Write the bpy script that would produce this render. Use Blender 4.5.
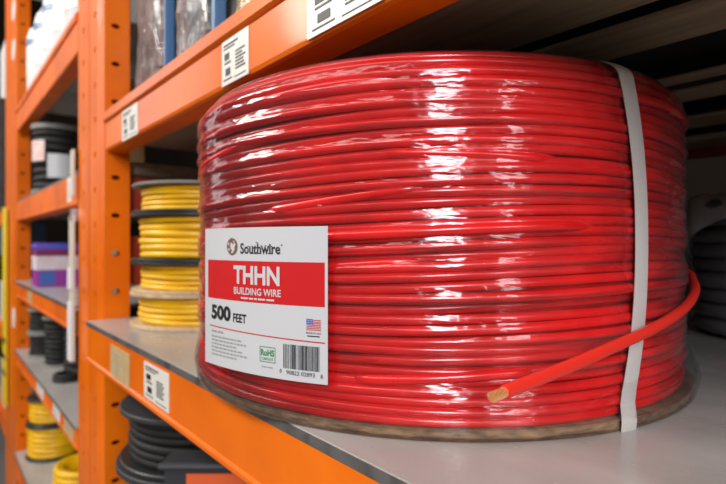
import bpy, bmesh, math, random
from math import sin, cos, pi, radians, hypot
from mathutils import Vector, Matrix
random.seed(7)
for o in list(bpy.data.objects): bpy.data.objects.remove(o)
sc = bpy.context.scene
COL = sc.collection

# ------------------------------------------------------------------ camera
TH = radians(39.6535); S, K = sin(TH), cos(TH)
cd = bpy.data.cameras.new('camera'); cam = bpy.data.objects.new('camera', cd); COL.objects.link(cam)
cam.location = (0, 0, 0)
cam.rotation_euler = Vector((-K, S, 0)).to_track_quat('-Z', 'Y').to_euler()
cd.sensor_width = 36; cd.lens = 520 / 726 * 36; cd.shift_y = 1 / 726
cd.clip_start = .01; cd.clip_end = 60
cd.dof.use_dof = True; cd.dof.focus_distance = .262; cd.dof.aperture_fstop = 9.0
sc.camera = cam

# ------------------------------------------------------------------ world, lights, exposure
w = bpy.data.worlds.new('world'); sc.world = w; w.use_nodes = True
bg = w.node_tree.nodes['Background']; bg.inputs[0].default_value = (1.0, .93, .85, 1); bg.inputs[1].default_value = .20
sc.view_settings.view_transform = 'Standard'; sc.view_settings.look = 'None'
sc.view_settings.exposure = 0.0; sc.view_settings.gamma = 1; sc.view_settings.use_curve_mapping = False

def area(name, loc, target, sx, sy, power, colr):
    l = bpy.data.lights.new(name, 'AREA'); l.shape = 'RECTANGLE'; l.size = sx; l.size_y = sy
    l.energy = power; l.color = colr
    o = bpy.data.objects.new(name, l); COL.objects.link(o); o.location = loc
    o.rotation_euler = (Vector(target) - Vector(loc)).to_track_quat('-Z', 'Y').to_euler()
    return o
T0 = (-.35, .15, 0)
area('aisle_light', (1.55, -1.28, .95), T0, .50, 1.0, 47, (.90, .94, 1.0))
area('aisle_light', (3.0, -.55, .9), T0, .5, 1.2, 20, (.95, .97, 1.0))
area('aisle_light', (-1.85, -1.30, 1.25), (-.6, .15, 0), 1.0, .5, 36, (1.0, .95, .88))
area('aisle_light', (-3.2, -.75, .9), (-.3, .15, 0), .5, 1.5, 6, (.97, .97, 1.0))
area('aisle_light', (-.6, -1.6, 1.9), (-.6, .1, -.1), 3.2, .5, 30, (1.0, .96, .9))

# ------------------------------------------------------------------ materials
def M(name, colr, rough=.5, metal=0, var=None, vscale=20, vstretch=(1, 1, 1), bump=0, bscale=200, bstretch=(1, 1, 1), coat=0, spec=.5, rvar=0, vmix=(.35, .65)):
    m = bpy.data.materials.new(name); m.use_nodes = True; nt = m.node_tree; b = nt.nodes['Principled BSDF']
    b.inputs['Base Color'].default_value = (*colr, 1); b.inputs['Roughness'].default_value = rough
    b.inputs['Metallic'].default_value = metal; b.inputs['Specular IOR Level'].default_value = spec
    if coat: b.inputs['Coat Weight'].default_value = coat; b.inputs['Coat Roughness'].default_value = .12
    tc = nt.nodes.new('ShaderNodeTexCoord')
    def noise(scale, stretch, det=4):
        mp = nt.nodes.new('ShaderNodeMapping'); mp.inputs['Scale'].default_value = stretch
        nt.links.new(tc.outputs['Object'], mp.inputs[0])
        n = nt.nodes.new('ShaderNodeTexNoise'); n.inputs['Scale'].default_value = scale; n.inputs['Detail'].default_value = det
        nt.links.new(mp.outputs[0], n.inputs['Vector']); return n
    if var:
        n = noise(vscale, vstretch); r = nt.nodes.new('ShaderNodeValToRGB')
        r.color_ramp.elements[0].position = vmix[0]; r.color_ramp.elements[1].position = vmix[1]
        r.color_ramp.elements[0].color = (*colr, 1); r.color_ramp.elements[1].color = (*var, 1)
        nt.links.new(n.outputs['Fac'], r.inputs[0]); nt.links.new(r.outputs[0], b.inputs['Base Color'])
        if rvar:
            mr = nt.nodes.new('ShaderNodeMapRange'); mr.inputs['To Min'].default_value = rough - rvar; mr.inputs['To Max'].default_value = rough + rvar
            nt.links.new(n.outputs['Fac'], mr.inputs['Value']); nt.links.new(mr.outputs[0], b.inputs['Roughness'])
    if bump:
        n = noise(bscale, bstretch); bp = nt.nodes.new('ShaderNodeBump'); bp.inputs['Strength'].default_value = bump; bp.inputs['Distance'].default_value = .001
        nt.links.new(n.outputs['Fac'], bp.inputs['Height']); nt.links.new(bp.outputs[0], b.inputs['Normal'])
    return m

def film(name, tint=(1, 1, 1), base=.03, gain=.9, rough=.12, bscale=60, bstretch=(1, 1, .3), bstr=.5, haze=.04, graze=.35, streak=1.4):
    m = bpy.data.materials.new(name); m.use_nodes = True; nt = m.node_tree; nt.nodes.remove(nt.nodes['Principled BSDF'])
    out = nt.nodes['Material Output']; N = nt.nodes.new; L = nt.links.new
    tr = N('ShaderNodeBsdfTransparent'); tr.inputs[0].default_value = (*tint, 1)
    gl = N('ShaderNodeBsdfGlossy'); gl.inputs['Roughness'].default_value = rough
    df = N('ShaderNodeBsdfDiffuse'); df.inputs[0].default_value = (.9, .9, .92, 1)  # white mixed in as painted sheen: haze towards the edges and streaky highlights
    tc = N('ShaderNodeTexCoord'); mp = N('ShaderNodeMapping'); mp.inputs['Scale'].default_value = bstretch
    n = N('ShaderNodeTexNoise'); n.inputs['Scale'].default_value = bscale; n.inputs['Detail'].default_value = 3
    L(tc.outputs['Object'], mp.inputs[0]); L(mp.outputs[0], n.inputs['Vector'])
    bp = N('ShaderNodeBump'); bp.inputs['Strength'].default_value = bstr; bp.inputs['Distance'].default_value = .001
    L(n.outputs['Fac'], bp.inputs['Height']); L(bp.outputs[0], gl.inputs['Normal'])
    fr = N('ShaderNodeLayerWeight'); fr.inputs[0].default_value = .35; L(bp.outputs[0], fr.inputs['Normal'])
    mr = N('ShaderNodeMapRange'); mr.inputs['To Min'].default_value = base; mr.inputs['To Max'].default_value = gain
    L(fr.outputs['Fresnel'], mr.inputs['Value'])
    mx = N('ShaderNodeMixShader'); L(mr.outputs[0], mx.inputs[0]); L(tr.outputs[0], mx.inputs[1]); L(gl.outputs[0], mx.inputs[2])
    pw = N('ShaderNodeMath'); pw.operation = 'POWER'; pw.inputs[1].default_value = 4; L(fr.outputs['Facing'], pw.inputs[0])
    hz = N('ShaderNodeMapRange'); hz.inputs['To Min'].default_value = haze; hz.inputs['To Max'].default_value = graze; 
    sn = N('ShaderNodeTexNoise'); sn.inputs['Scale'].default_value = 30; sn.inputs['Detail'].default_value = 5; sm = N('ShaderNodeMapping'); sm.inputs['Scale'].default_value = (1, 1, 7)
    L(tc.outputs['Object'], sm.inputs[0]); L(sm.outputs[0], sn.inputs['Vector'])
    sr = N('ShaderNodeMapRange'); sr.inputs['From Min'].default_value = .5; sr.inputs['From Max'].default_value = .66; L(sn.outputs['Fac'], sr.inputs['Value'])
    sa = N('ShaderNodeMath'); sa.operation = 'MULTIPLY_ADD'; sa.inputs[1].default_value = streak; L(sr.outputs[0], sa.inputs[0])
    sp = N('ShaderNodeMath'); sp.operation = 'POWER'; sp.inputs[1].default_value = 1.3; L(fr.outputs['Facing'], sp.inputs[0])
    sq = N('ShaderNodeMath'); sq.operation = 'MULTIPLY'; L(sa.outputs[0], sq.inputs[0]); L(sp.outputs[0], sq.inputs[1])
    sx = N('ShaderNodeMath'); sx.operation = 'MAXIMUM'; L(sq.outputs[0], sx.inputs[0]); L(pw.outputs[0], sx.inputs[1]); L(sx.outputs[0], hz.inputs['Value'])
    m2 = N('ShaderNodeMixShader'); L(hz.outputs[0], m2.inputs[0]); L(mx.outputs[0], m2.inputs[1]); L(df.outputs[0], m2.inputs[2])
    L(m2.outputs[0], out.inputs['Surface']); return m

ORANGE = M('orange_paint', (.86, .170, .003), .42, var=(.72, .128, .002), vscale=9, bump=.25, bscale=40, coat=.30, spec=.12)
ORANGE2 = M('orange_paint_worn', (.80, .15, .004), .5, var=(.60, .105, .005), vscale=14, bump=.2, bscale=50, spec=.2)
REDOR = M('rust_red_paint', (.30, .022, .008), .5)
DECK = M('grey_deck', (.44, .415, .39), .27, var=(.34, .318, .295), vscale=6, vstretch=(1, 3, 1), bump=.08, bscale=90, rvar=.06)
DECKEDGE = M('dark_edge_trim', (.11, .105, .10), .45, var=(.045, .043, .04), vscale=60, vmix=(.45, .7))
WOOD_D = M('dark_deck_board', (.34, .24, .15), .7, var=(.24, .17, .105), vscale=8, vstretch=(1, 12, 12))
DARK = M('gap_shade_dark', (.012, .008, .006), .8)  # near-black: shadow of the goods above, put into the colour
RED = M('red_insulation', (.76, .012, .012), .24, var=(.60, .007, .008), vscale=30, bump=.1, bscale=120, coat=.3)
RED2 = M('red_insulation_shade', (.60, .008, .008), .35)
REDB = M('red_insulation_bare', (.80, .030, .018), .38, bump=.12, bscale=300)
COPPER = M('copper', (1.0, .52, .20), .35, metal=.6)
STRAP = M('woven_strap', (.56, .51, .48), .7, bump=.6, bscale=900, bstretch=(1, 1, 1.6))
KRAFT = M('cardboard', (.36, .22, .115), .85, var=(.17, .10, .05), vscale=90, vstretch=(1, 1, 3), bump=.6, bscale=300)
WRAP = film('clear_shrink_wrap', base=.012, gain=.78, rough=.125, bscale=26, bstretch=(1, 1, 3.2), bstr=2.4, haze=.002, graze=.06, streak=.5)
WRAP2 = film('crumpled_clear_wrap', base=.03, gain=.7, rough=.12, bscale=70, bstretch=(1, 1, .6), bstr=4.0, haze=.04, graze=.15)
PAPER = M('white_card', (.56, .55, .56), .38, spec=.5)
INKRED = M('red_ink', (.56, .009, .012), .4)
INK = M('black_ink', (.012, .012, .014), .5)
INKG = M('green_ink', (.03, .22, .06), .5)
INKGREY = M('grey_ink', (.30, .29, .29), .6)
INKBLUE = M('blue_ink', (.05, .12, .42), .5)
INKBROWN = M('brown_ink', (.16, .085, .045), .5)
TAN = M('tan_tag', (.52, .37, .17), .6, var=(.44, .30, .13), vscale=60)
TAG = M('white_tag', (.74, .70, .63), .4)
YEL = M('yellow_insulation', (.90, .52, .002), .36, coat=.1, var=(.78, .42, .002), vscale=30)
BLK = M('black_insulation', (.016, .0145, .0135), .6, spec=.3)
BLKP = M('black_plastic', (.02, .02, .021), .4)
GREYP = M('grey_plastic', (.22, .21, .19), .5)
PLY = M('plywood', (.60, .43, .25), .65, var=(.45, .31, .17), vscale=30, vstretch=(1, 6, 1))
STEELPIN = M('zinc', (.42, .42, .44), .35, metal=1)
BLUE = M('blue_plastic', (.07, .16, .32), .4)
WHITEP = M('white_plastic', (.80, .79, .79), .35)
SMOKE = M('dark_grey_cable', (.030, .030, .034), .55)
GREYCAB = M('slate_cable', (.16, .16, .175), .45)
PALEW = M('pale_wrap', (.78, .78, .78), .45, bump=2, bscale=40)
YELP = M('yellow_plastic', (.82, .60, .02), .4)
BROWNC = M('brown_cable', (.20, .105, .08), .5)
GREYC = M('grey_cable', (.20, .17, .17), .45)
PURPLE = M('purple_print', (.26, .035, .34), .45, var=(.36, .03, .30), vscale=20)
VIOLET = M('violet_lid', (.22, .08, .52), .4, var=(.08, .10, .50), vscale=25)
MAROON = M('maroon_band', (.20, .01, .06), .5)
PINK = M('pale_pink_label', (.72, .50, .50), .5, var=(.70, .66, .70), vscale=40)
PINKL = M('pink_label', (.75, .42, .38), .5, var=(.78, .66, .62), vscale=60)
ORL = M('orange_label', (.80, .12, .03), .45)
CONC = M('concrete', (.22, .21, .19), .7, var=(.17, .16, .15), vscale=3)
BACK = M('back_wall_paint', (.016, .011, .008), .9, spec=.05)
CREAM = M('cream_plastic', (.62, .56, .46), .4)
CARDB = M('brown_box', (.42, .26, .12), .8)

# ------------------------------------------------------------------ mesh helpers
class MB:
    def __init__(s): s.v = []; s.f = []; s.m = []
    def add(s, vs, fs, mi=0):
        b = len(s.v); s.v += [tuple(v) for v in vs]; s.f += [tuple(b + i for i in f) for f in fs]; s.m += [mi] * len(fs); return s
    def box(s, x0, x1, y0, y1, z0, z1, mi=0):
        return s.add([(x0, y0, z0), (x1, y0, z0), (x1, y1, z0), (x0, y1, z0), (x0, y0, z1), (x1, y0, z1), (x1, y1, z1), (x0, y1, z1)],
                     [(0, 3, 2, 1), (4, 5, 6, 7), (0, 1, 5, 4), (1, 2, 6, 5), (2, 3, 7, 6), (3, 0, 4, 7)], mi)
    def tube(s, pts, r, n=8, closed=False, caps=True, mi=0, up=(0, 0, 1)):
        N = len(pts); vs = []; P = [Vector(p) for p in pts]
        for i, p in enumerate(P):
            if closed: t = P[(i + 1) % N] - P[i - 1]
            else: t = P[min(i + 1, N - 1)] - P[max(i - 1, 0)]
            t.normalize(); u = Vector(up); a = t.cross(u)
            if a.length < 1e-4: a = t.cross(Vector((1, 0, 0)))
            a.normalize(); b = a.cross(t); rr = r[i] if isinstance(r, (list, tuple)) else r
            for k in range(n):
                q = 2 * pi * k / n; vs.append(p + a * (rr * cos(q)) + b * (rr * sin(q)))
        fs = []
        for i in range(N if closed else N - 1):
            j = (i + 1) % N
            for k in range(n): fs.append((i * n + k, i * n + (k + 1) % n, j * n + (k + 1) % n, j * n + k))
        if caps and not closed: fs += [tuple(range(n))[::-1], tuple((N - 1) * n + k for k in range(n))]
        return s.add(vs, fs, mi)
    def lathe(s, prof, n=48, cx=0, cy=0, closed=True, mi=0):
        m = len(prof); vs = [(cx + r * cos(2 * pi * k / n), cy + r * sin(2 * pi * k / n), z) for k in range(n) for r, z in prof]
        fs = []
        for k in range(n):
            k2 = (k + 1) % n
            for i in range(m if closed else m - 1):
                j = (i + 1) % m; fs.append((k * m + i, k2 * m + i, k2 * m + j, k * m + j))
        return s.add(vs, fs, mi)
    def disc(s, cx, cy, z, r, n=32, mi=0):
        return s.add([(cx + r * cos(2 * pi * k / n), cy + r * sin(2 * pi * k / n), z) for k in range(n)], [tuple(range(n))], mi)
    def build(s, name, mat, parent=None, smooth=False, bevel=0, loc=None, fix=True):
        me = bpy.data.meshes.new(name); me.from_pydata(s.v, [], s.f)
        for mm in (mat if isinstance(mat, (list, tuple)) else [mat]): me.materials.append(mm)
        me.polygons.foreach_set('material_index', s.m)
        if fix:
            bm = bmesh.new(); bm.from_mesh(me); bmesh.ops.recalc_face_normals(bm, faces=bm.faces)
            if bevel: bmesh.ops.bevel(bm, geom=[e for e in bm.edges if e.calc_face_angle(0) > .6], offset=bevel, segments=2, affect='EDGES', clamp_overlap=True)
            bm.to_mesh(me); bm.free()
        if smooth:
            me.polygons.foreach_set('use_smooth', [True] * len(me.polygons))
            if smooth == 'auto': me.set_sharp_from_angle(angle=radians(40))
        o = bpy.data.objects.new(name, me); COL.objects.link(o)
        if parent: o.parent = parent
        if loc: o.location = loc
        return o

def tag(o, label=None, cat=None, group=None, kind=None):
    if label: o['label'] = label
    if cat: o['category'] = cat
    if group: o['group'] = group
    if kind: o['kind'] = kind
    return o
def thing(name, label, cat, loc=(0, 0, 0), rz=0, group=None):
    o = bpy.data.objects.new(name, None); COL.objects.link(o); o.location = loc; o.rotation_euler.z = rz
    o.empty_display_size = .02
    return tag(o, label, cat, group)
def copy_tree(o, parent=None):
    c = o.copy(); COL.objects.link(c); c.parent = parent
    for ch in o.children: copy_tree(ch, c)
    return c
def BX(*a, mi=0): return MB().box(*a, mi=mi)

# ------------------------------------------------------------------ setting
tag(BX(-4, 4, -3.2, 1.6, -1.05, -1.0).build('floor', CONC), kind='structure')
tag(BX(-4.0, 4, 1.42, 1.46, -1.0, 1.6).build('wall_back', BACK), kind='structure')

tag(BX(-4.04, -4.0, -3.2, 1.46, -1.0, 1.6).build('wall_left', BACK), kind='structure')
# ------------------------------------------------------------------ rack uprights (channels with punched holes)
def plate(mb, O, U, W, H, T, holes):
    """plate in plane O + u*U + v*Z of size W x H, thickness along T; holes: (u, v, ru, rv)"""
    O, U, T = Vector(O), Vector(U), Vector(T); Z = Vector((0, 0, 1)); n = 12
    P = lambda u, v, t: O + U * u + Z * v + T * t
    hs = sorted(holes, key=lambda h: h[1]); cuts = [0] + [(hs[i][1] + hs[i + 1][1]) / 2 for i in range(len(hs) - 1)] + [H]
    for i, (hu, hv, ru, rv) in enumerate(hs):
        v0, v1 = cuts[i], cuts[i + 1]; ang = [2 * pi * k / n + pi / n for k in range(n)]
        inn = [(hu + ru * cos(a), hv + rv * sin(a)) for a in ang]; out = []
        for a in ang:
            dx, dy = cos(a), sin(a); tx = ((W - hu) if dx > 0 else hu) / max(abs(dx), 1e-6); ty = ((v1 - hv) if dy > 0 else (hv - v0)) / max(abs(dy), 1e-6)
            t = min(tx, ty); out.append((hu + dx * t, hv + dy * t))
        corners = [(W, v1), (0, v1), (0, v0), (W, v0)]
        for t in (0, 1):
            vs = [P(*q, t) for q in inn] + [P(*q, t) for q in out] + [P(*q, t) for q in corners]
            fs = [(k, (k + 1) % n, n + (k + 1) % n, n + k) for k in range(n)]
            ca = [math.atan2(c[1] - hv, c[0] - hu) % (2 * pi) for c in corners]
            for ci, a in enumerate(ca):
                k = max([q for q in range(n) if ang[q] <= a + 1e-9], default=n - 1, key=lambda q: ang[q]); fs.append((n + k, n + (k + 1) % n, 2 * n + ci))
            mb.add(vs, fs)
        mb.add([P(*q, 0) for q in inn] + [P(*q, 1) for q in inn], [(k, (k + 1) % n, n + (k + 1) % n, n + k) for k in range(n)])
    c = [P(0, 0, 0), P(W, 0, 0), P(W, H, 0), P(0, H, 0), P(0, 0, 1), P(W, 0, 1), P(W, H, 1), P(0, H, 1)]
    mb.add(c, [(0, 1, 5, 4), (1, 2, 6, 5), (2, 3, 7, 6), (3, 0, 4, 7)])
ZB, ZT = -1.0, .95
def upright(x0, x1, y, depth, label, rib=True, rear=False):
    t = thing('rack_upright', label, 'upright', ((x0 + x1) / 2, y, ZB))
    W = x1 - x0; H = ZT - ZB; th = .0025; h0 = -W / 2
    ph = .0505; base = .026 - ZB
    zs = [base + ph * k for k in range(-19, 19) if .03 < base + ph * k < H - .03]
    mb = MB(); plate(mb, (h0, 0, 0), (1, 0, 0), W, H, (0, th, 0), [(W * .36 if rib else W * .5, z, .0048, .0055) for z in zs])
    for hx in ((-W / 2 + W * .62, -W / 2 + W * .80) if rib else ()):   # stiffening ribs rolled into the face
        mb.tube([(hx, .001, 0), (hx, .001, H)], .0022, 8)
    mb.build('front_face', ORANGE, t, smooth='auto', fix=True)
    zs2 = [base + .012 + .0522 * k for k in range(-19, 19) if .03 < base + .012 + .0522 * k < H - .03]
    for sx in (-1, 1):
        m2 = MB(); plate(m2, (sx * W / 2, th, 0), (0, 1, 0), depth - th, H, (-sx * th, 0, 0), [(depth * .38, z, .0058, .0034) for z in zs2])
        m2.build('side_face', ORANGE, t)
    MB().box(-W / 2, W / 2, depth, depth + th, 0, H).build('back_lip', ORANGE, t)
    MB().box(-W / 2 - .002, W / 2 + .002, -.003, depth + .006, 0, .006).build('foot_plate', STEELPIN, t)
    return t
u0 = upright(-.855, -.770, .181, .030, 'orange perforated steel upright nearest the camera, left of the red coil')
for zz in (-.0138, -.0661):
    MB().tube([(.0425, .0115, zz - ZB), (.0475, .0115, zz - ZB)], .0036, 10).build('locking_pin', STEELPIN, u0, smooth='auto')['label'] = 'grey zinc pin in a side slot'
u1 = upright(-.935, -.860, .181, .030, 'orange upright butted against the left side of the nearest one', rib=False)
for a, b, l in ((-.855, -.77, 'shaded rear upright hidden behind the stacked yellow spools'),):
    upright(a, b, .900, .03, l)
u2 = upright(-1.860, -1.725, .181, .030, 'far orange upright with round white stickers', rib=False)
for z in (.668, .555, -.215):
    MB().tube([(.0, -.0012, z - ZB), (.0, .0004, z - ZB)], .030, 18, up=(1, 0, 0)).build('round_sticker', WHITEP, u2)['label'] = 'round white sticker'
u3 = upright(-2.01, -1.866, .181, .030, 'farthest orange upright behind the yellow corner strip', rib=False)

# ------------------------------------------------------------------ tags on beams
def price_tag(parent, x0, x1, y, z0, z1, mat, kind=0, label=None):
    o = BX(x0, x1, y - .0006, y, z0, z1).build('price_tag', [mat], parent)
    if label: o['label'] = label
    mb = MB(); W = x1 - x0; H = z1 - z0; yy = y - .0009
    def r(a, b, c, d): mb.box(x0 + a * W, x0 + b * W, yy, y - .0005, z0 + c * H, z0 + d * H)
    if kind == 0:
        r(.08, .62, .86, .90); r(.08, .5, .79, .82)
        r(.12, .30, .55, .70); r(.12, .36, .46, .50); r(.16, .34, .20, .36); r(.08, .40, .10, .13); r(.5, .92, .08, .10)
        for q in range(6): r(.54, random.uniform(.78, .90), .24 + q * .075, .275 + q * .075)
    else:
        for q in range(5): r(.1, random.uniform(.5, .9), .2 + q * .14, .23 + q * .14)
    mb.build('tag_print', INKGREY if kind else INK, o); return o

# ------------------------------------------------------------------ beams
def beam(label, x0, x1, y, d, z0, z1, lip=True, mat=ORANGE, tags=(), groove=True):
    L = x1 - x0; t = thing('rack_beam', label, 'beam', (x0, y, z0)); h = z1 - z0
    # profile in (y, z): rolled box beam with rounded lower nose and a stepped upper ledge
    if lip:
        p = [(0, .004), (.0012, .0012), (.004, 0), (d - .002, 0), (d, .002), (d, h - .002), (d - .002, h), (-.0015, h), (-.0035, h - .002), (-.0035, h - .0125), (-.0015, h - .0145), (0, h - .0155)]
    else:
        p = [(-.0015, .003), (0, .0008), (.003, 0), (d - .002, 0), (d, .002), (d, h), (0, h), (0, .008), (-.0015, .006)]
    n = len(p); mb = MB(); xs = (0, L)
    mb.add([(x, a, b) for x in xs for a, b in p], [(k, (k + 1) % n, n + (k + 1) % n, n + k) for k in range(n)] + [tuple(range(n)), tuple(range(n, 2 * n))])
    mb.build('box_section', mat, t)
    for k, (ta, tb, za, zb, m, kd, lb) in enumerate(tags):
        price_tag(t, ta - x0, tb - x0, -.0002, za - z0, zb - z0, m, kd, lb)
    return t
BAY = (-.765, .75)
beam('orange lower beam under the grey deck that carries the red coil', BAY[0] + .012, BAY[1], .157, .024, -.157, -.1095, lip=False, tags=(
    (-.639, -.566, -.1505, -.1145, TAN, 1, 'faded tan paper tag'), (-.517, -.450, -.1465, -.1125, TAG, 0, 'white printed price tag'),))
beam('orange upper beam passing in front above the red coil', BAY[0], BAY[1], .181, .0284, .124, .177, tags=(
    (-.682, -.620, .1245, .1610, TAG, 0, 'white price tag by the upright'), (-.396, -.3505, .1255, .1610, TAG, 0, 'white price tag over the left of the coil'),
    (-.272, -.200, .1265, .1600, TAG, 0, 'white price tag cut by the top of the frame')))
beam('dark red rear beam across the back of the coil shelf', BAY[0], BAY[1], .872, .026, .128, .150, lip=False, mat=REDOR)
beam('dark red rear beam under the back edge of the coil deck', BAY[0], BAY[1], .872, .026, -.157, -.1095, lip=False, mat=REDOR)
LB = (-1.722, -.938)
beam('orange top beam of the left bay under the white jugs', *LB, .181, .028, .308, .372, mat=ORANGE2)
beam('orange left bay beam in front of the labelled black rolls', *LB, .181, .028, .060, .112, lip=False, mat=ORANGE2,
     tags=((-1.02, -.985, .070, .112, TAG, 1, 'small white tag'),))
beam('orange left bay beam below the purple cartons', *LB, .181, .028, -.150, -.110, lip=False, mat=ORANGE2,
     tags=((-.985, -.945, -.149, -.112, TAN, 1, 'dirty tan tag'), (-1.50, -1.44, -.149, -.115, TAN, 1, 'pale worn tag')))
beam('orange left bay beam with worn pale tags below the black spools', *LB, .181, .028, -.338, -.300, lip=False, mat=ORANGE2,
     tags=((-1.16, -1.09, -.337, -.302, TAG, 1, 'white tag'), (-1.36, -1.27, -.337, -.302, TAG, 1, 'white tag'), (-1.05, -.97, -.337, -.302, TAN, 1, 'tan tag')))
beam('orange lowest left bay beam in front of the yellow spools', *LB, .181, .028, -.645, -.585, lip=False, mat=ORANGE2,
     tags=((-1.50, -1.30, -.640, -.590, TAG, 1, 'long pale tag'),))
beam('orange beam at the very top left behind the white jugs', *LB, .181, .028, .700, .775, lip=False, mat=ORANGE2)
FB = (-2.75, -2.013)
for z0, nm in ((.06, 'orange beam of the farthest bay below the black crates'), (-.33, 'orange lower beam of the farthest bay beyond the yellow strip'), (-.62, 'orange lowest beam of the farthest bay at the frame edge')):
    beam(nm, *FB, .181, .028, z0, z0 + .05, lip=False, mat=ORANGE2)

# side ties between front and rear uprights
def tie(z, h, label, x=-.80, mat=ORANGE2):
    tag(BX(x - .012, x + .012, .214, .898, z, z + h).build('side_tie', mat, bevel=.002), label, 'brace')
tie(.099, .018, 'brown-orange side tie above the stacked yellow spools', mat=WOOD_D)  # an orange tie in shade, the shade put into its brown colour
tie(-.24, .02, 'orange side tie low beside the black spools')
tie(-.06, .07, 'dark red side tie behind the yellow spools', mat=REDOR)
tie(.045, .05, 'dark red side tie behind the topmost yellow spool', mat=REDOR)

# ------------------------------------------------------------------ decks
def deck(label, x0, x1, y0, y1, z0, z1, mat=DECK, edge=DECKEDGE, cut=0):
    t = thing('shelf_deck', label, 'shelf', (x0, y0, z0))
    BX(0, x1 - x0, .0012, y1 - y0, 0, z1 - z0).build('deck_panel', mat, t, bevel=.0006)
    BX(0, x1 - x0, 0, .0012, 0, z1 - z0 - .0006).build('edge_trim', edge, t)['label'] = 'scuffed dark edge trim'
    return t
deck('smooth grey deck carrying the big red coil', -.763, .75, .1565, .898, -.1090, -.103)
deck('pale grey deck of the left bay under the labelled black rolls', *LB, .183, 1.1, .1125, .1185)
deck('grey deck of the left bay under the purple cartons', *LB, .175, 1.1, -.1095, -.104)
deck('dusty grey deck of the left bay under the black spools', *LB, .175, 1.1, -.2995, -.294)
deck('grey deck of the left bay under the far yellow spools', *LB, .175, 1.1, -.5845, -.578)
deck('grey deck of the left bay under the white jugs', *LB, .183, 1.1, .3725, .3785)
deck('dark grey deck beneath the black cable spools', *BAY, .19, .898, -.432, -.425)
deck('grey deck of the farthest bay under the black crates', *FB, .175, 1.0, .1105, .116)
# upper deck of the right bay: separate boards lying on the beams, seen from below
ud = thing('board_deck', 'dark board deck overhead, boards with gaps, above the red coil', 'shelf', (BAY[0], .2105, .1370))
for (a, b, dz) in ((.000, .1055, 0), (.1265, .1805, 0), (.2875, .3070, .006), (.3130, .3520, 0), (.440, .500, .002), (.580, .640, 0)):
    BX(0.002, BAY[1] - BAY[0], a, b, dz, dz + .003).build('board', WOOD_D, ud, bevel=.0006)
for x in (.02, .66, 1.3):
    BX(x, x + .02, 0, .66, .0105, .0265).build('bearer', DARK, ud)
tag(BX(*BAY, .2105, .898, .1640, .170).build('gap_shade_sheet', DARK), 'near-black sheet over the overhead boards, standing in for the shade in their gaps', 'sheet')  # added sheet, its dark colour paints the shade between the boards

# ------------------------------------------------------------------ THE RED COIL
CX, CY_ = -.3222, .3436
ZS = -.103
coil = thing('wire_coil', 'big shrink-wrapped coil of red wire with strap and white label', 'wire coil', (CX, CY_, ZS))
Z0 = .0062 + .0029
NR = 37; PITCH = (.1035 - ZS - Z0 - .0029) / (NR - 1)
rnd = random.Random(11)
rows = []
for i in range(NR):
    rr = .1938
    if i == NR - 1: rr = .1868
    if i == NR - 2: rr = .1914
    if i == NR - 3: rr = .1930
    if i == 0: rr = .1940
    rows.append(dict(r=rr + rnd.uniform(-.0012, .0009), dz=rnd.uniform(-.0006, .0006), w=[(rnd.uniform(.0002, .0009), rnd.choice((1, 2, 3, 4, 5)), rnd.uniform(0, 6.28)) for _ in range(4)],
                     q=[(rnd.uniform(.0001, .0008), rnd.choice((1, 2, 3, 5)), rnd.uniform(0, 6.28)) for _ in range(3)]))
SA = -10.5
def gauss(d, s): return math.exp(-(d / s) ** 2)
def angd(a, b): return (a - b + 180) % 360 - 180
def warp(a, z):
    """slow common slant of the turns, strongest left of the label, zero at top and bottom"""
    h = z / .2
    e = max(0, min(1, 4 * h * (1 - h)))
    return e * (.0026 * sin(a * 2 + 1.1 + 2 * h) + .0016 * sin(a * 3 + 4 * h) + .006 * gauss(angd(math.degrees(a), -112), 22) * sin(h * 7 + 1.2) * .6)
def rowpt(i, a):
    R = rows[i]; z = Z0 + i * PITCH
    dz = sum(A * sin(n * a + p) for A, n, p in R['w']) * .55 + R['dz']
    dr = sum(A * sin(n * a + p) for A, n, p in R['q'])
    dg = abs(angd(math.degrees(a), SA))
    dr -= .0012 * gauss(dg, 3.5)
    lim = min(1, (i + .0) / 2, (NR - 1 - i) / 2)
    return R['r'] + dr, z + dz * lim + warp(a, z)
def ring(mb, fr, wr, n=144, sides=10):
    mb.tube([(fr(a)[0] * cos(a), fr(a)[0] * sin(a), fr(a)[1]) for a in (2 * pi * k / n for k in range(n))], wr, sides, closed=True)
WR = .00285
mb = MB()
for i in range(NR): ring(mb, lambda a: rowpt(i, a), WR, 160)
# second layer lies in the valleys
for i in range(NR - 1):
    def f2(a):
        r1, z1 = rowpt(i, a); r2, z2 = rowpt(i + 1, a); return min(r1, r2) - .0047, (z1 + z2) / 2
    ring(mb, f2, WR, 96, 6)
# turns of the top and bottom face
for j in range(21):
    rr = .1855 - .0056 * (j + 1); h = .1035 - ZS - WR - .0004 * j + rnd.uniform(-.0008, .0003)
    p0 = rnd.uniform(0, 6.28); ring(mb, lambda a: (rr + .0007 * sin(3 * a + p0), h + .0006 * sin(2 * a + p0)), WR, 96, 8)
    if j % 2 == 0: ring(mb, lambda a: (rr, Z0), WR, 48, 6)
for i in range(0, NR): ring(mb, lambda a: (.0690, Z0 + i * PITCH), WR, 48, 6)
mb.lathe([(.0700, .0075), (.183, .0075), (.183, .195), (.0700, .190)], 64)
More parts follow.
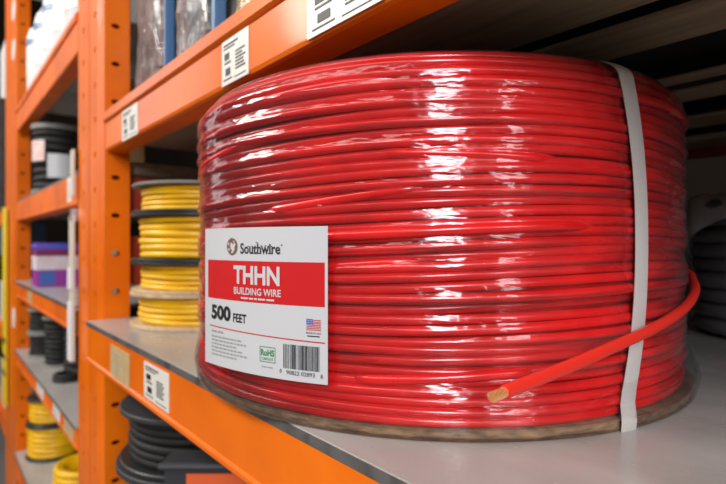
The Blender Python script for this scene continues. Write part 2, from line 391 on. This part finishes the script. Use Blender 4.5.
# crossing outer turns that ride on the layer below
def crosser(a0, a1, z0, z1, ro=.0004):
    pts = []; n = 60
    for k in range(n + 1):
        t = k / n; a = radians(a0 + (a1 - a0) * t); e = min(1, t / .25, (1 - t) / .25); e = e * e * (3 - 2 * e)
        s_ = t * t * (3 - 2 * t); z = z0 + (z1 - z0) * s_; r = .1926 + ro + .0016 * e - .0105 * (1 - e)
        pts.append((r * cos(a), r * sin(a), z + warp(a, z)))
    mb.tube(pts, WR, 10)
crosser(-74, -12, .1080, .1085, .0042)
crosser(-84, -40, .124, .131); crosser(-150, -66, .154, .166); crosser(-118, -40, .1865, .1905, .0002); crosser(-66, -23, .030, .036, .0008)
crosser(-62, -20, .150, .144, .0002); crosser(-95, -40, .088, .094, .0002)
mb.build('wire_winding', RED, coil, smooth=True, fix=False)
MB().lathe([(.060, .0065), (.066, .0065), (.066, .190), (.060, .190)], 48).build('core_tube', KRAFT, coil, smooth='auto')['label'] = 'brown cardboard core'

# corrugated base disc
bd = MB().lathe([(.02, 0), (.1985, 0), (.1988, .0012), (.02, .0012)], 128).build('base_disc', KRAFT, coil, loc=(.0020, .0024, 0))
bd['label'] = 'corrugated cardboard disc with a ragged brown edge'
MB().lathe([(.02, .0052), (.1980, .0046), (.1985, .0060), (.02, .0061)], 128).build('top_liner', KRAFT, bd)
fl = MB(); nf = 720; vs = []
MB().lathe([(.19, .0011), (.1984, .0012), (.1980, .0024), (.1984, .0036), (.1980, .0047), (.19, .0048)], 128).build('crushed_edge', KRAFT, bd, smooth=True)
# straight flutes: the edge of the disc shows their wave, tall when cut across and stretched when cut along
for k in range(nf):
    a = 2 * pi * k / nf; x = .1988 * cos(a - radians(-60)); ph = x / .0042 * 2 * pi
    rr_ = .1974 + .0016 * (gauss(angd(k / 2, 288), 6) + gauss(angd(k / 2, 311), 3)) + .0004 * sin(k * .37) + rnd.uniform(-.0005, .0004)
    zc = .0029 + .0014 * sin(ph); vs += [(rr_ * cos(a), rr_ * sin(a), zc - .0004), (rr_ * cos(a), rr_ * sin(a), zc + .0004), (.185 * cos(a), .185 * sin(a), zc + .0004), (.185 * cos(a), .185 * sin(a), zc - .0004)]
fs = []
for k in range(nf):
    j = (k + 1) % nf
    for q in range(4): fs.append((k * 4 + q, j * 4 + q, j * 4 + (q + 1) % 4, k * 4 + (q + 1) % 4))
fl.add(vs, fs).lathe([(.02, .0009), (.184, .0009), (.184, .0051), (.02, .0051)], 64).build('fluting', KRAFT, bd, fix=False)

# shrink wrap : follows the turns, bulges over the rim of the disc, closes over the top
mb = MB(); NA = 288; prof_z = []
sub = 3
NV = (NR - 1) * sub + 1
for k in range(NA):
    a = 2 * pi * k / NA; rp = [rowpt(i, a) for i in range(NR)]; col = []
    for j in range(NV):
        i = min(j // sub, NR - 2); t = j / sub - i
        r = rp[i][0] * (1 - t) + rp[i + 1][0] * t; z = rp[i][1] * (1 - t) + rp[i + 1][1] * t
        sag = -.0009 * (1 - abs(2 * t - 1))
        r += WR + .0010 + sag
        if z < .030: r += .0030 * ((.030 - z) / .030) ** 1.5 * (1 + .6 * sin(9 * a) * sin(4 * a + 1))
        dg = abs(angd(math.degrees(a), SA)); r -= .0006 * gauss(dg, 4)
        col.append((r, z))
    top = rp[-1][1] + WR + .0006; r0 = col[-1][0]
    over = [(r0 - .0012, top - .0008), (r0 - .004, top), (r0 - .010, top + .0002)] + [(r0 - .02 - .02 * q, top + .0010 + .0006 * sin(7 * a + q * 2)) for q in range(5)]
    dg = angd(math.degrees(a), 25); bul = .0010 + .0048 * gauss(dg, 26) + .0012 * sin(11 * a) ** 2
    ec = .0026 * cos(a - radians(50)) - .0012
    under = [(.2005 + ec, -.0000), (.2016 + ec, .0006), (.2019 + ec + .2 * bul, .004), (.2006 + ec * .7 + .75 * bul, .010), (.1992 + .85 * bul, .016), (.1983 + .45 * bul, .024)]
    col = under + [c for c in col if c[1] > .031][0:]
    prof_z.append(col + over)
mn = min(len(c) for c in prof_z)
def resample(c, m):
    L = [0]
    for p, q in zip(c, c[1:]): L.append(L[-1] + hypot(q[0] - p[0], q[1] - p[1]))
    out = []; i = 0
    for k in range(m):
        s = L[-1] * k / (m - 1)
        while i < len(L) - 2 and L[i + 1] < s: i += 1
        t = (s - L[i]) / max(L[i + 1] - L[i], 1e-9); out.append((c[i][0] + (c[i + 1][0] - c[i][0]) * t, c[i][1] + (c[i + 1][1] - c[i][1]) * t))
    return out
MV = 170
prof_z = [resample(c, MV) for c in prof_z]
vs = [(r * cos(2 * pi * k / NA), r * sin(2 * pi * k / NA), z) for k, c in enumerate(prof_z) for r, z in c]
fs = [(k * MV + j, ((k + 1) % NA) * MV + j, ((k + 1) % NA) * MV + j + 1, k * MV + j + 1) for k in range(NA) for j in range(MV - 1)]
wr = mb.add(vs, fs).build('shrink_wrap', WRAP, coil, smooth=True, fix=False); wr['label'] = 'clear glossy shrink wrap bunched at the rim of the disc'

# woven strap
mb = MB(); n = 90; path = []
for k in range(n + 1):
    t = k / n; z = .0 + t * .2060
    ctr = -9.3 - (5.0 if t > .5 else 5.4) * (abs(2 * t - 1)) ** 2.2
    i = min(NR - 2, max(0, int((z - Z0) / PITCH)))
    path.append((ctr, .1940 + WR + .0012 + (.0022 * max(0, 1 - t / .10)) - (.009 * max(0, (t - .955) / .045) ** 2), z))
path = [(-14, .17, -.0004), (-14.2, .2018, -.0004), (-14.2, .2024, .0055)] + path[6:] + [(-15.2, .172, .2085), (-16.5, .14, .2086), (-18, .10, .2082), (-14, .072, .2075), (-14, .068, .200)]
vs = []
for ctr, r, z in path:
    for q, off in ((-1, 0), (-.5, .0004), (.5, .0004), (1, 0), (.9, -.0008), (-.9, -.0008)):
        a = radians(ctr); ha = q * .0061; x = (r + off) * cos(a) - ha * sin(a); y = (r + off) * sin(a) + ha * cos(a)
        vs.append((x, y, z))
fs = []
m = 6
for k in range(len(path) - 1):
    for q in range(m): fs.append((k * m + q, k * m + (q + 1) % m, (k + 1) * m + (q + 1) % m, (k + 1) * m + q))
st = MB().add(vs, fs + [tuple(range(m)), tuple((len(path) - 1) * m + q for q in range(m))]).build('strap', STRAP, coil, smooth='auto'); st['label'] = 'pale woven strap tied down the right side'

# loose wire end
W = [(-0.235, 0.53, -0.012), (-0.192, 0.5035, -0.021), (-0.155, 0.4633, -0.0231), (-0.1405, 0.4338, -0.0281), (-0.1298, 0.4044, -0.033), (-0.1236, 0.3727, -0.0391), (-0.12, 0.3395, -0.0434), (-0.1186, 0.3019, -0.0475), (-0.1207, 0.2649, -0.0519), (-0.1235, 0.2325, -0.0562), (-0.1268, 0.2066, -0.0596), (-0.1302, 0.1854, -0.0626)]
def catmull(P, m=8):
    P = [Vector(p) for p in P]; P = [P[0] * 2 - P[1]] + P + [P[-1] * 2 - P[-2]]; out = []
    for i in range(1, len(P) - 2):
        for k in range(m):
            t = k / m; a, b, c, d = P[i - 1:i + 3]
            out.append(.5 * ((2 * b) + (c - a) * t + (2 * a - 5 * b + 4 * c - d) * t * t + (3 * b - a - 3 * c + d) * t ** 3))
    return out + [P[-2]]
pts = [p - Vector((CX, CY_, ZS)) for p in catmull(W)]
LR = .0030
end = pts[-1]; dirn = (pts[-1] - pts[-4]).normalized()
mb = MB(); mb.tube(pts, LR, 16)
lw = mb.build('loose_wire_end', REDB, coil, smooth='auto'); lw['label'] = 'loose red wire end curving across the front'
side = dirn.cross(Vector((0, 0, 1))).normalized(); upv = side.cross(dirn)
mb = MB()
for ringn, rad in ((1, 0), (6, .00090), (11, .00185)):
    for k in range(ringn):
        a0 = 2 * pi * k / ringn; pl = []
        for q in range(9):
            t = q / 8; a = a0 + t * 1.9
            pl.append(end + dirn * (-.002 + t * .0100) + side * (rad * cos(a)) + upv * (rad * sin(a)))
        mb.tube(pl, .00038, 7)
mb.build('copper_strands', COPPER, lw, smooth='auto')['label'] = 'bare twisted copper strands'

# ------------------------------------------------------------------ the label card
LX, LY = -.3195 - CX, .3469 - CY_
LW, LH = .1010, .0860; CZ = -.0768 - ZS
def cardpt(u, v, off=0):
    t = u / LW; a = radians(-91.7 + 28.2 * t); r = .2102 - .0065 * t + off - .004 * (1 - t) ** 6 * 0
    return (LX + r * cos(a), LY + r * sin(a), CZ + v)
mb = MB(); nu, nv = 28, 10
for layer, off in ((0, 0), (1, -.0004)):
    vs = [cardpt(LW * i / nu, LH * j / nv - .001 * (i / nu) * 0, off) for i in range(nu + 1) for j in range(nv + 1)]
    mb.add(vs, [(i * (nv + 1) + j, (i + 1) * (nv + 1) + j, (i + 1) * (nv + 1) + j + 1, i * (nv + 1) + j + 1) for i in range(nu) for j in range(nv)])
card = mb.build('label_card', PAPER, coil, smooth=True, fix=False); card['label'] = 'white and red printed product label'
def ink(name, mb, mat, off=.00018):
    """bend a flat (u, v) mesh in millimetres on to the card"""
    out = MB(); out.f = mb.f; out.m = mb.m; out.v = [cardpt(x / 1000, y / 1000, off) for x, y, *_ in mb.v]
    return out.build(name, mat, card, fix=False)
def rect(mb, u0, v0, u1, v1):
    n = max(1, int(abs(u1 - u0) / 3)); vs = []
    for i in range(n + 1):
        u = u0 + (u1 - u0) * i / n; vs += [(u, v0, 0), (u, v1, 0)]
    return mb.add(vs, [(2 * i, 2 * i + 2, 2 * i + 3, 2 * i + 1) for i in range(n)])
def text(mb, s, u0, v0, u1, h, bold=0, spacing=1):
    """text whose capitals are h high, stretched to span u0..u1, baseline v0"""
    c = bpy.data.curves.new('t', 'FONT'); c.body = s; c.offset = bold; c.space_character = spacing; c.resolution_u = 3
    o = bpy.data.objects.new('t', c); COL.objects.link(o); dg = bpy.context.evaluated_depsgraph_get(); me = bpy.data.meshes.new_from_object(o.evaluated_get(dg))
    bpy.data.objects.remove(o); bpy.data.curves.remove(c)
    xs = [v.co.x for v in me.vertices]; x0, x1 = min(xs), max(xs)
    cap = .73 * 1.0
    cc = bpy.data.curves.new('t', 'FONT'); cc.body = 'H'
    mb.add([(u0 + (v.co.x - x0) / (x1 - x0) * (u1 - u0), v0 + v.co.y / cap * h, 0) for v in me.vertices], [tuple(p.vertices) for p in me.polygons])
    bpy.data.curves.remove(cc); bpy.data.meshes.remove(me); return mb
ink('red_band', rect(MB(), 4.2, 42.0, 99.4, 66.2), INKRED, .00010)
# round emblem: speckled brown globe with a pale swoosh
mb = MB()
gx, gy, gr = 31.6, 74.6, 5.2
mb.add([(gx + gr * cos(2 * pi * k / 28), gy + gr * sin(2 * pi * k / 28), 0) for k in range(28)], [tuple(range(28))])
ink('emblem', mb, INKBROWN)
mb = MB()
for (x, y, a, b) in ((.1, .3, 1.8, 1.3), (-.6, 1.7, 1.1, .7), (1.0, -1.2, 1.5, 1.9), (-.4, -.5, 1.0, 1.3), (2.4, 1.2, .8, 1.3), (-3.2, 1.6, .5, 1.1), (-2.9, -1.8, .7, .9), (.2, -3.4, 1.2, .5), (1.6, 3.2, .7, .5)):
    mb.add([(gx + x + a * cos(2 * pi * k / 14) * (1 + .2 * sin(3 * k)), gy + y + b * sin(2 * pi * k / 14), 0) for k in range(14)], [tuple(range(14))])
ink('emblem_land', mb, PAPER, .00026)
mb = text(MB(), 'Southwire', 39.3, 70.6, 70.8, 6.3, .022)
# slab serifs on the brand lettering
for (u, v, w_) in ((51.2, 70.6, 2.2), (53.8, 70.6, 2.0), (46.6, 74.6, 1.8), (49.4, 74.6, 1.5), (54.9, 70.6, 1.7), (62.6, 70.6, 1.8), (62.3, 74.7, 1.4), (64.6, 70.6, 2.0), (64.4, 74.7, 1.2), (56.9, 74.9, 1.5), (60.2, 74.9, 1.5), (53.1, 76.9, 1.3)):
    rect(mb, u - w_ / 2, v, u + w_ / 2, v + .45)
rect(mb, 71.3, 75.2, 72.3, 75.9)
ink('brand_lettering', mb, INK)
mb = text(MB(), 'THHN', 33.2, 52.9, 70.4, 10.6, .035)
text(mb, 'BUILDING WIRE', 33.6, 46.3, 71.2, 4.2, .018)
for a, b in ((40, 46), (46.8, 50.5), (51.2, 53.6), (54.3, 60.0), (60.8, 66.5)): rect(mb, a, 43.6, b, 44.6)
ink('band_lettering', mb, PAPER, .00026)
mb = text(MB(), '500', 8.9, 29.4, 30.2, 8.6, .045); text(mb, 'FEET', 32.6, 29.3, 44.6, 5.2, .03)
ink('length_lettering', mb, INK)
mb = MB(); mb.add([(6.5 + 93.1 * q / 30, 24.2 - 2.0 * q / 30 + e, 0) for q in range(31) for e in (0, .65)], [(2 * q, 2 * q + 2, 2 * q + 3, 2 * q + 1) for q in range(30)])
ink('red_rule', mb, INKRED)
mb = MB()
for a, b in ((9.2, 15.4), (16.4, 22.6)): rect(mb, a, 20.6, b, 21.9)
for q in range(6): 
    u = 9.2
    while u < 40 + 5 * sin(q * 2.1):
        l = random.uniform(1.6, 4.2); rect(mb, u, 17.6 - q * 2.25, u + l, 18.6 - q * 2.25); u += l + .8
rect(mb, 57, 5.3, 61, 6.0); rect(mb, 61.6, 5.3, 65.5, 6.0)
ink('fine_print', mb, INKGREY)
mb = MB()
for a in ((55.7, 8.4, 67.3, 8.8), (55.7, 16.9, 67.3, 17.3), (55.7, 8.4, 56.1, 17.3), (66.9, 8.4, 67.3, 17.3)): rect(mb, *a)
text(mb, 'RoHS', 56.6, 12.2, 66.5, 3.6, .035); text(mb, 'COMPLIANT', 57, 9.6, 66, 1.6, .012)
ink('compliance_mark', mb, INKG)
mb = MB()
for q in range(7):
    w_ = .45 * sin(q * .9); rect(mb, 88.1 + (3.9 if q > 2 else 0), 29.0 + q * .9 , 97.1, 29.45 + q * .9)
ink('flag_stripes', mb, INKRED)
mb = rect(MB(), 88.1, 31.7, 92.2, 35.2); ink('flag_canton', mb, INKBLUE)
mb = MB()
for a in range(4):
    for b in range(3): rect(mb, 88.5 + a * .95, 32.0 + b * 1.1, 88.9 + a * .95, 32.4 + b * 1.1)
ink('flag_stars', mb, PAPER, .00026)
mb = text(MB(), 'MADE IN USA', 88.1, 27.0, 97.1, 1.1, .01); rect(mb, 88.6, 25.5, 96.4, 26.1)
# barcode
u = 73.0; rb = random.Random(5)
while u < 96.3:
    b = rb.choice((.35, .35, .7, 1.05)); rect(mb, u, 6.6, min(u + b, 96.6), 20.2); u += b + rb.choice((.3, .35, .7))
text(mb, '0', 70.4, 3.6, 71.7, 2.3, .01); text(mb, '90822 02893', 75.0, 3.4, 93.4, 2.3, .01); text(mb, '8', 96.9, 3.2, 98.2, 2.3, .01)
ink('barcode', mb, INK)

# ------------------------------------------------------------------ spools
def spool(label, x, y, z, h, rf, rw, mb_mat, mt_mat, wire, n=5, group=None, wr=None, seed=0, th=.005, name='wire_spool', bevel=True, hub=.02):
    t = thing(name, label, 'wire spool', (x, y, z), 0, group)
    MB().lathe([(hub, 0), (rf - .001, 0), (rf, .001), (rf, th - .001), (rf - .001, th), (hub, th)], 64).build('flange', mb_mat, t, smooth='auto')
    MB().lathe([(hub, h - th), (rf - .001, h - th), (rf, h - th + .001), (rf, h - .001), (rf - .001, h), (hub, h)], 64).build('flange', mt_mat, t, smooth='auto')
    mb = MB(); r_ = random.Random(seed); H = h - 2 * th; w_ = H / n / 2
    for i in range(n):
        rr = rw - w_ + r_.uniform(-.001, .0006); p = r_.uniform(0, 6); A = min(w_ * .25, .0008)
        zz = th + w_ * (2 * i + 1)
        ring(mb, lambda a: (rr + .0006 * sin(3 * a + p), zz + A * sin(2 * a + p)), w_ * 1.04, 72, 10)
    mb.lathe([(hub, th), (rw - w_ * 1.6, th), (rw - w_ * 1.6, h - th), (hub, h - th)], 48)
    mb.build('wire_winding', wire, t, smooth=True, fix=False)
    MB().lathe([(hub * .6, .0002), (hub, .0002), (hub, h - .0002), (hub * .6, h - .0002)], 32).build('hub', mt_mat, t, smooth='auto')
    return t
gY = 'yellow wire spools stacked beside the upright'
SX, SY = -.663, .277
spool('yellow wire spool on plywood flanges, bottom of the near stack', SX, SY, -.103, .0432, .090, .0800, PLY, PLY, YEL, 5, gY, seed=1)
spool('yellow wire spool second from the bottom, plywood below and black flange above', SX + .001, SY + .001, -.0598, .0370, .0895, .0785, PLY, BLKP, YEL, 5, gY, seed=2, th=.0035)
spool('tallest yellow wire spool in the near stack, between two black flanges', SX - .001, SY, -.0228, .0590, .0890, .0790, BLKP, BLKP, YEL, 6, gY, seed=3, th=.004)
spool('topmost yellow wire spool of the near stack, grey upper flange', SX + .001, SY, .0362, .0365, .0880, .0770, BLKP, GREYP, YEL, 5, gY, seed=4, th=.0035)
# black spools under the beam
gB = 'black cable spools under the coil shelf'
spool('black cable spool right under the orange beam, topmost of its stack', -.650, .272, -.265, .068, .100, .090, BLKP, SMOKE, BLK, 6, gB, seed=5, th=.006)
spool('black cable spool with a pale ring, beneath the topmost black one', -.651, .272, -.347, .0815, .104, .086, BLKP, SMOKE, BLK, 7, gB, seed=6, th=.008)
spool('lowest black cable spool, mostly below the frame', -.650, .272, -.425, .0775, .100, .086, BLKP, BLKP, BLK, 7, gB, seed=7, th=.006)
# dark bin with orange label
bn = thing('storage_bin', 'dark grey plastic bin with an orange label under the beam', 'bin', (-.468, .250, -.425), math.atan2(K, S))
mb = MB(); w2, d2, hh = .088, .012, .2080
mb.box(-w2, w2, -d2, d2, 0, .004); mb.box(-w2, w2, -d2, -d2 + .004, .004, hh); mb.box(-w2, w2, d2 - .004, d2, .004, hh); mb.box(-w2, -w2 + .004, -d2 + .004, d2 - .004, .004, hh); mb.box(w2 - .004, w2, -d2 + .004, d2 - .004, .004, hh)
mb.build('bin_body', SMOKE, bn)
mb = MB(); q = [(-w2 - .003, -d2 - .003), (w2 + .003, -d2 - .003), (w2 + .003, d2 + .003), (-w2 - .003, d2 + .003)]
mb.tube([(a, b, hh) for a, b in q], .004, 8, closed=True); mb.build('rim', SMOKE, bn, smooth='auto')
BX(-w2 - .003, w2 + .003, -d2 - .003, d2 + .003, hh, hh + .004).build('lid', SMOKE, bn, bevel=.0015)
BX(-w2 + .022, w2 - .01, -d2 - .0012, -d2, hh - .07, hh - .008).build('bin_label', ORL, bn)['label'] = 'orange rectangular label'

# ------------------------------------------------------------------ goods on the upper deck of the right bay
def bundle(label, x0, x1, y0, y1, z, h, mats, seed, group=None):
    r_ = random.Random(seed); cx, cy = (x0 + x1) / 2, (y0 + y1) / 2; t = thing('wrapped_bundle', label, 'cable bundle', (cx, cy, z), 0, group)
    W, D = (x1 - x0) / 2 - .004, (y1 - y0) / 2 - .004
    mbs = [MB() for _ in mats]
    step = .0125; nx = int(2 * W / step); ny = int(2 * D / step)
    for i in range(nx + 1):
        for j in range(ny + 1):
            if 0 < i < nx and 0 < j < ny: continue
            x = -W + .006 + i * (2 * W - .012) / nx; y = -D + .006 + j * (2 * D - .012) / ny; k = r_.randrange(len(mats))
            pts = [(x + r_.uniform(-.002, .002), y + r_.uniform(-.002, .002), .004 + (h - .01) * q / 7) for q in range(8)]
            mbs[k].tube(pts, .0062, 7)
    for k, m_ in enumerate(mats): mbs[k].build('cable_lengths', m_, t, smooth='auto')
    mb = MB(); na, nz = 56, 26; vs = []
    for j in range(nz + 1):
        zz = .001 + h * 1.02 * j / nz; pin = 1 - .5 * max(0, (j / nz - .93) / .07)
        for k in range(na):
            a = 2 * pi * k / na; c_, s_ = cos(a), sin(a); e = .28
            x = (abs(c_) ** e) * (1 if c_ > 0 else -1) * W * 1.0; y = (abs(s_) ** e) * (1 if s_ > 0 else -1) * D * 1.0
            g = 1.02 + .012 * sin(5 * a + j * .9 + seed) + .012 * sin(9 * a - j * .5) + r_.uniform(-.010, .010)
            vs.append((x * g * pin, y * g * pin, zz))
    fs = [(j * na + k, j * na + (k + 1) % na, (j + 1) * na + (k + 1) % na, (j + 1) * na + k) for j in range(nz) for k in range(na)] + [tuple(nz * na + k for k in range(na))]
    mb.add(vs, fs).build('clear_wrap', WRAP2, t, smooth=True, fix=False)['label'] = 'crinkled clear plastic wrap'
    return t
UZ = .1702
gW = 'clear-wrapped cable bundles behind the upper beam'
bundle('clear-wrapped grey and brown cable bundle next to the near upright', -.762, -.650, .214, .33, UZ, .33, (GREYC, BROWNC, SMOKE), 1, gW)
bundle('clear-wrapped brown cable bundle between the two blue dividers', -.612, -.506, .214, .33, UZ, .33, (BROWNC, GREYC, SMOKE), 2, gW)
bundle('yellow cable bundle in clear wrap right of the blue dividers', -.466, -.36, .217, .33, UZ, .30, (YELP, YEL), 3, gW)
for x, l in ((-.6360, 'blue divider post between the two brown bundles'), (-.4950, 'blue divider post left of the yellow bundle')):
    t = thing('divider_post', l, 'divider', (x, .222, UZ))
    mb = MB(); w_ = .0045 if x < -.6 else .0060
    mb.box(-w_, w_, -.006, .006, .003, .42); mb.build('post', BLUE, t, bevel=.002)
    BX(-.013, .013, -.010, .060, 0, .003).build('foot', BLUE, t)

# ------------------------------------------------------------------ left bay goods
# white jugs on the top level
def jug(label, x, y, z, s=1, lab=True):
    t = thing('plastic_jug', label, 'jug', (x, y, z), random.uniform(-.2, .2), 'white jugs on the top shelf of the left bay')
    MB().lathe([(.001, 0), (.050, 0), (.055, .006), (.055, .15), (.050, .170), (.030, .190), (.019, .198), (.019, .206), (.001, .206)], 32).build('jug_body', WHITEP, t, smooth='auto')
    MB().lathe([(.001, .2062), (.024, .2062), (.024, .232), (.021, .235), (.001, .235)], 24).build('cap', WHITEP, t, smooth='auto')
    MB().lathe([(.0556, .045), (.0560, .045), (.0560, .125), (.0556, .125)], 32).build('jug_label', TAG, t, smooth='auto')['label'] = 'pale label band'
    MB().lathe([(.0561, .127), (.0565, .127), (.0565, .142), (.0561, .142)], 32).build('blue_stripe', BLUE, t, smooth='auto')['label'] = 'blue stripe'
    return t
pos = ['nearest the second upright', 'second from the nearest jug', 'middle one of the row of jugs', 'second from the far end of the jug row', 'at the far end of the jug row, by the stickered upright']
for k in range(5):
    jug('white capped plastic jug ' + pos[k], -1.08 - .125 * k, .243, .3785)
# black labelled rolls on the second level
def roll(label, x, y, z, h, r, tags):
    t = spool(label, x, y, z, h, r, r - .004, GREYP, GREYP, BLK, 8, 'labelled black rolls in the left bay', seed=int(-x * 100), th=.012, name='cable_roll')
    for a, b, z0, z1, m_ in tags:
        mb = MB(); n = 8; vs = []
        for rr in (r + .0005, r + .0012):
            for k in range(n + 1):
                q = radians(a + (b - a) * k / n); vs += [(rr * cos(q), rr * sin(q), z0), (rr * cos(q), rr * sin(q), z1)]
        m2 = 2 * (n + 1); fs = [(2 * k, 2 * k + 2, 2 * k + 3, 2 * k + 1) for k in range(n)] + [(m2 + 2 * k, m2 + 2 * k + 2, m2 + 2 * k + 3, m2 + 2 * k + 1) for k in range(n)]
        mb.add(vs, fs).build('paper_label', m_, t, fix=False)
    return t
roll('black cable roll with white and pink labels on the second level', -1.50, .245, .1185, .172, .058, ((-32, 20, .040, .098, PAPER), (-78, -38, .080, .130, PINKL)))
roll('black cable roll with one white label, behind the pink-labelled one', -1.52, .375, .1185, .150, .058, ((-50, -15, .04, .09, PAPER),))
# brown carton leaning
tag(BX(-.030, .030, -.05, .05, 0, .200).build('cardboard_carton', CARDB, bevel=.002, loc=(-1.10, .275, .1185)), 'brown cardboard carton edge left of the uprights', 'carton')
# purple cartons
def pbox(label, x, y, z, w_, d_, h_):
    t = thing('printed_carton', label, 'carton', (x, y, z), 0, 'purple cartons in the left bay')
    BX(-w_, w_, -d_, d_, 0, h_).build('carton_body', PURPLE, t, bevel=.002)
    BX(-w_ - .0015, w_ + .0015, -d_ - .0015, d_ + .0015, h_, h_ + .016).build('lid', VIOLET, t, bevel=.003)
    BX(-w_ - .0005, w_ + .0005, -d_ - .0005, d_ + .0005, h_ * .84, h_ * .98).build('band', MAROON, t)
    BX(-w_ - .0008, w_ + .0008, -d_ - .0008, d_ + .0008, h_ * .46, h_ * .83).build('carton_label', PINK, t)
    BX(w_, w_ + .0010, -d_ * .9, -d_ * .2, h_ * .06, h_ * .42).build('blue_panel', INKBLUE, t)
    return t
pbox('purple carton with violet lid, nearest to the far stickered upright', -1.46, .235, -.104, .040, .046, .088)
pbox('purple carton with violet lid, deeper in the shelf than its neighbour', -1.47, .338, -.104, .040, .046, .090)
# black spools
gs = 'black wire spools in the left bay'
spool('pale-flanged black wire spool in the middle of the left bay deck', -1.433, .236, -.294, .118, .036, .031, GREYP, GREYP, BLK, 9, gs, seed=21, th=.006, hub=.01)
spool('pale-flanged black wire spool farthest along the left bay deck', -1.580, .224, -.294, .062, .036, .031, GREYP, GREYP, BLK, 5, gs, seed=22, th=.006, hub=.01)
spool('pale-flanged black wire spool stacked on the farthest one', -1.580, .224, -.232, .062, .036, .031, GREYP, GREYP, BLK, 5, gs, seed=23, th=.006, hub=.01)
spool('all-black wire spool behind the small cable ring', -1.32, .258, -.294, .130, .036, .032, BLKP, BLKP, BLK, 9, gs, seed=24, th=.006, hub=.01)
mb = MB()
for k in range(2): ring(mb, lambda a: (.024 - .001 * k, .0045 + .008 * k), .005, 40, 8)
tag(mb.build('cable_ring', BLK, smooth=True, fix=False, loc=(-1.262, .2235, -.294)), 'small coiled black cable ring lying on the left bay deck', 'cable ring')
# far yellow spools
gy = 'yellow wire spools on the lowest left shelf'
spool('far yellow wire spool with black flanges, bottom of the low stack', -1.645, .262, -.578, .092, .070, .066, BLKP, BLKP, YEL, 6, gy, seed=31, th=.006)
spool('far yellow wire spool with black flanges, top of the low stack', -1.645, .262, -.486, .070, .068, .062, BLKP, BLKP, YEL, 5, gy, seed=32, th=.006)
mb = MB()
for k in range(5): ring(mb, lambda a: (.060 + .0012 * sin(3 * a + k), .008 + .0145 * k), .0078, 48, 8)
mb.lathe([(.048, .002), (.052, .002), (.052, .070), (.048, .070)], 40)
tag(mb.build('yellow_wire_coil', YEL, smooth=True, fix=False, loc=(-1.335, .275, -.578)), 'loose yellow wire coil with an open centre by the upright foot', 'wire coil')
# white label rail hanging beside the uprights
t = thing('label_rail', 'cream plastic label rail hanging left of the near uprights', 'label rail', (-.945, .172, -.19))
BX(-.016, .013, 0, .004, 0, .235).build('rail_strip', CREAM, t, bevel=.001)
BX(-.013, .011, -.003, 0, .0, .095).build('clip', WHITEP, t, bevel=.001); BX(-.013, .011, -.003, 0, .115, .150).build('clip', WHITEP, t, bevel=.001)
BX(-.006, .006, 0, .009, .225, .245).build('hook', STEELPIN, t)
tag(BX(-.948, -.931, .172, .176, .075, .150).build('hanging_tag', CREAM, bevel=.001), 'small cream tag hanging above the label rail', 'tag')

# farthest bay: stacked black crates with white labels, yellow corner strip
for k in range(5):
    t = thing('labelled_crate', 'black crate with white label at the left edge, ' + ('bottom', 'second from bottom', 'middle', 'second from top', 'top')[k] + ' of the stack', 'crate', (-2.16, .235, .116 + .071 * k), 0, 'black crates at the left edge')
    mb = MB(); mb.box(-.12, .12, -.07, .07, 0, .066); mb.build('crate_body', BLKP, t, bevel=.003)
    BX(-.126, .126, -.076, .076, .0585, .069).build('rim', BLKP, t, bevel=.001)
    BX(-.02, .09, -.0712, -.07, .012, .050).build('crate_label', WHITEP, t)
t = thing('corner_strip', 'yellow corner guard strip on the farthest upright', 'guard strip', (-1.96, .172, -.50))
BX(-.045, .045, 0, .005, 0, .61).build('strip', YELP, t); BX(-.045, -.040, .005, .008, 0, .61).build('return_lip', YELP, t)
for k in range(3):
    BX(-.045, .045, -.0006, 0, .09 + .05 * k, .105 + .05 * k).build('black_mark', BLKP, t)
for k, (z, h, m_) in enumerate(((.52, .22, WHITEP), (-.06, .12, BLUE), (-.28, .15, PALEW), (-.57, .16, CREAM))):
    nm = ('white', 'blue', 'grey', 'cream')[k]
    bz = z
    tag(BX(-.09, .09, -.06, .06, 0, h).build('storage_tub', m_, bevel=.006, loc=(-2.20, .25, {0: .471, 1: .116, 2: -.28, 3: -.57}[k] if k != 1 else -.05)), nm + ' tub at the extreme left edge of the picture', 'tub')

# ------------------------------------------------------------------ dark cable coil behind the red one
t = thing('wrapped_cable_coil', 'dark grey cable coil under pale plastic, behind the red coil', 'cable coil', (-.118, .742, -.103))
mb = MB(); r_ = random.Random(9)
for i in range(9):
    rr = .110 + r_.uniform(-.003, .002); ring(mb, lambda a: (rr + .001 * sin(3 * a + i), .012 + .0165 * i), .0088, 96, 8)
mb.lathe([(.04, .004), (.108, .004), (.108, .15), (.04, .15)], 64)
mb.build('cable_winding', GREYCAB, t, smooth=True, fix=False)
mb = MB(); na = 72; prof = [(.001, .150), (.02, .153), (.08, .158), (.108, .157), (.118, .152), (.121, .140), (.120, .130)]
vs = []
for k in range(na):
    a = 2 * pi * k / na
    for i, (r, z) in enumerate(prof):
        e = .004 * sin(9 * a) * (i > 2) + .003 * sin(5 * a + 1); sl = -.05 * gauss(angd(math.degrees(a), -165), 24) * (i >= 5)
        vs.append((( r + e) * cos(a), (r + e) * sin(a), z + sl + e * .4))
m_ = len(prof)
mb.add(vs, [(k * m_ + i, ((k + 1) % na) * m_ + i, ((k + 1) % na) * m_ + i + 1, k * m_ + i + 1) for k in range(na) for i in range(m_ - 1)])
mb.build('plastic_cover', PALEW, t, smooth=True, fix=False)['label'] = 'pale crinkled plastic cover'
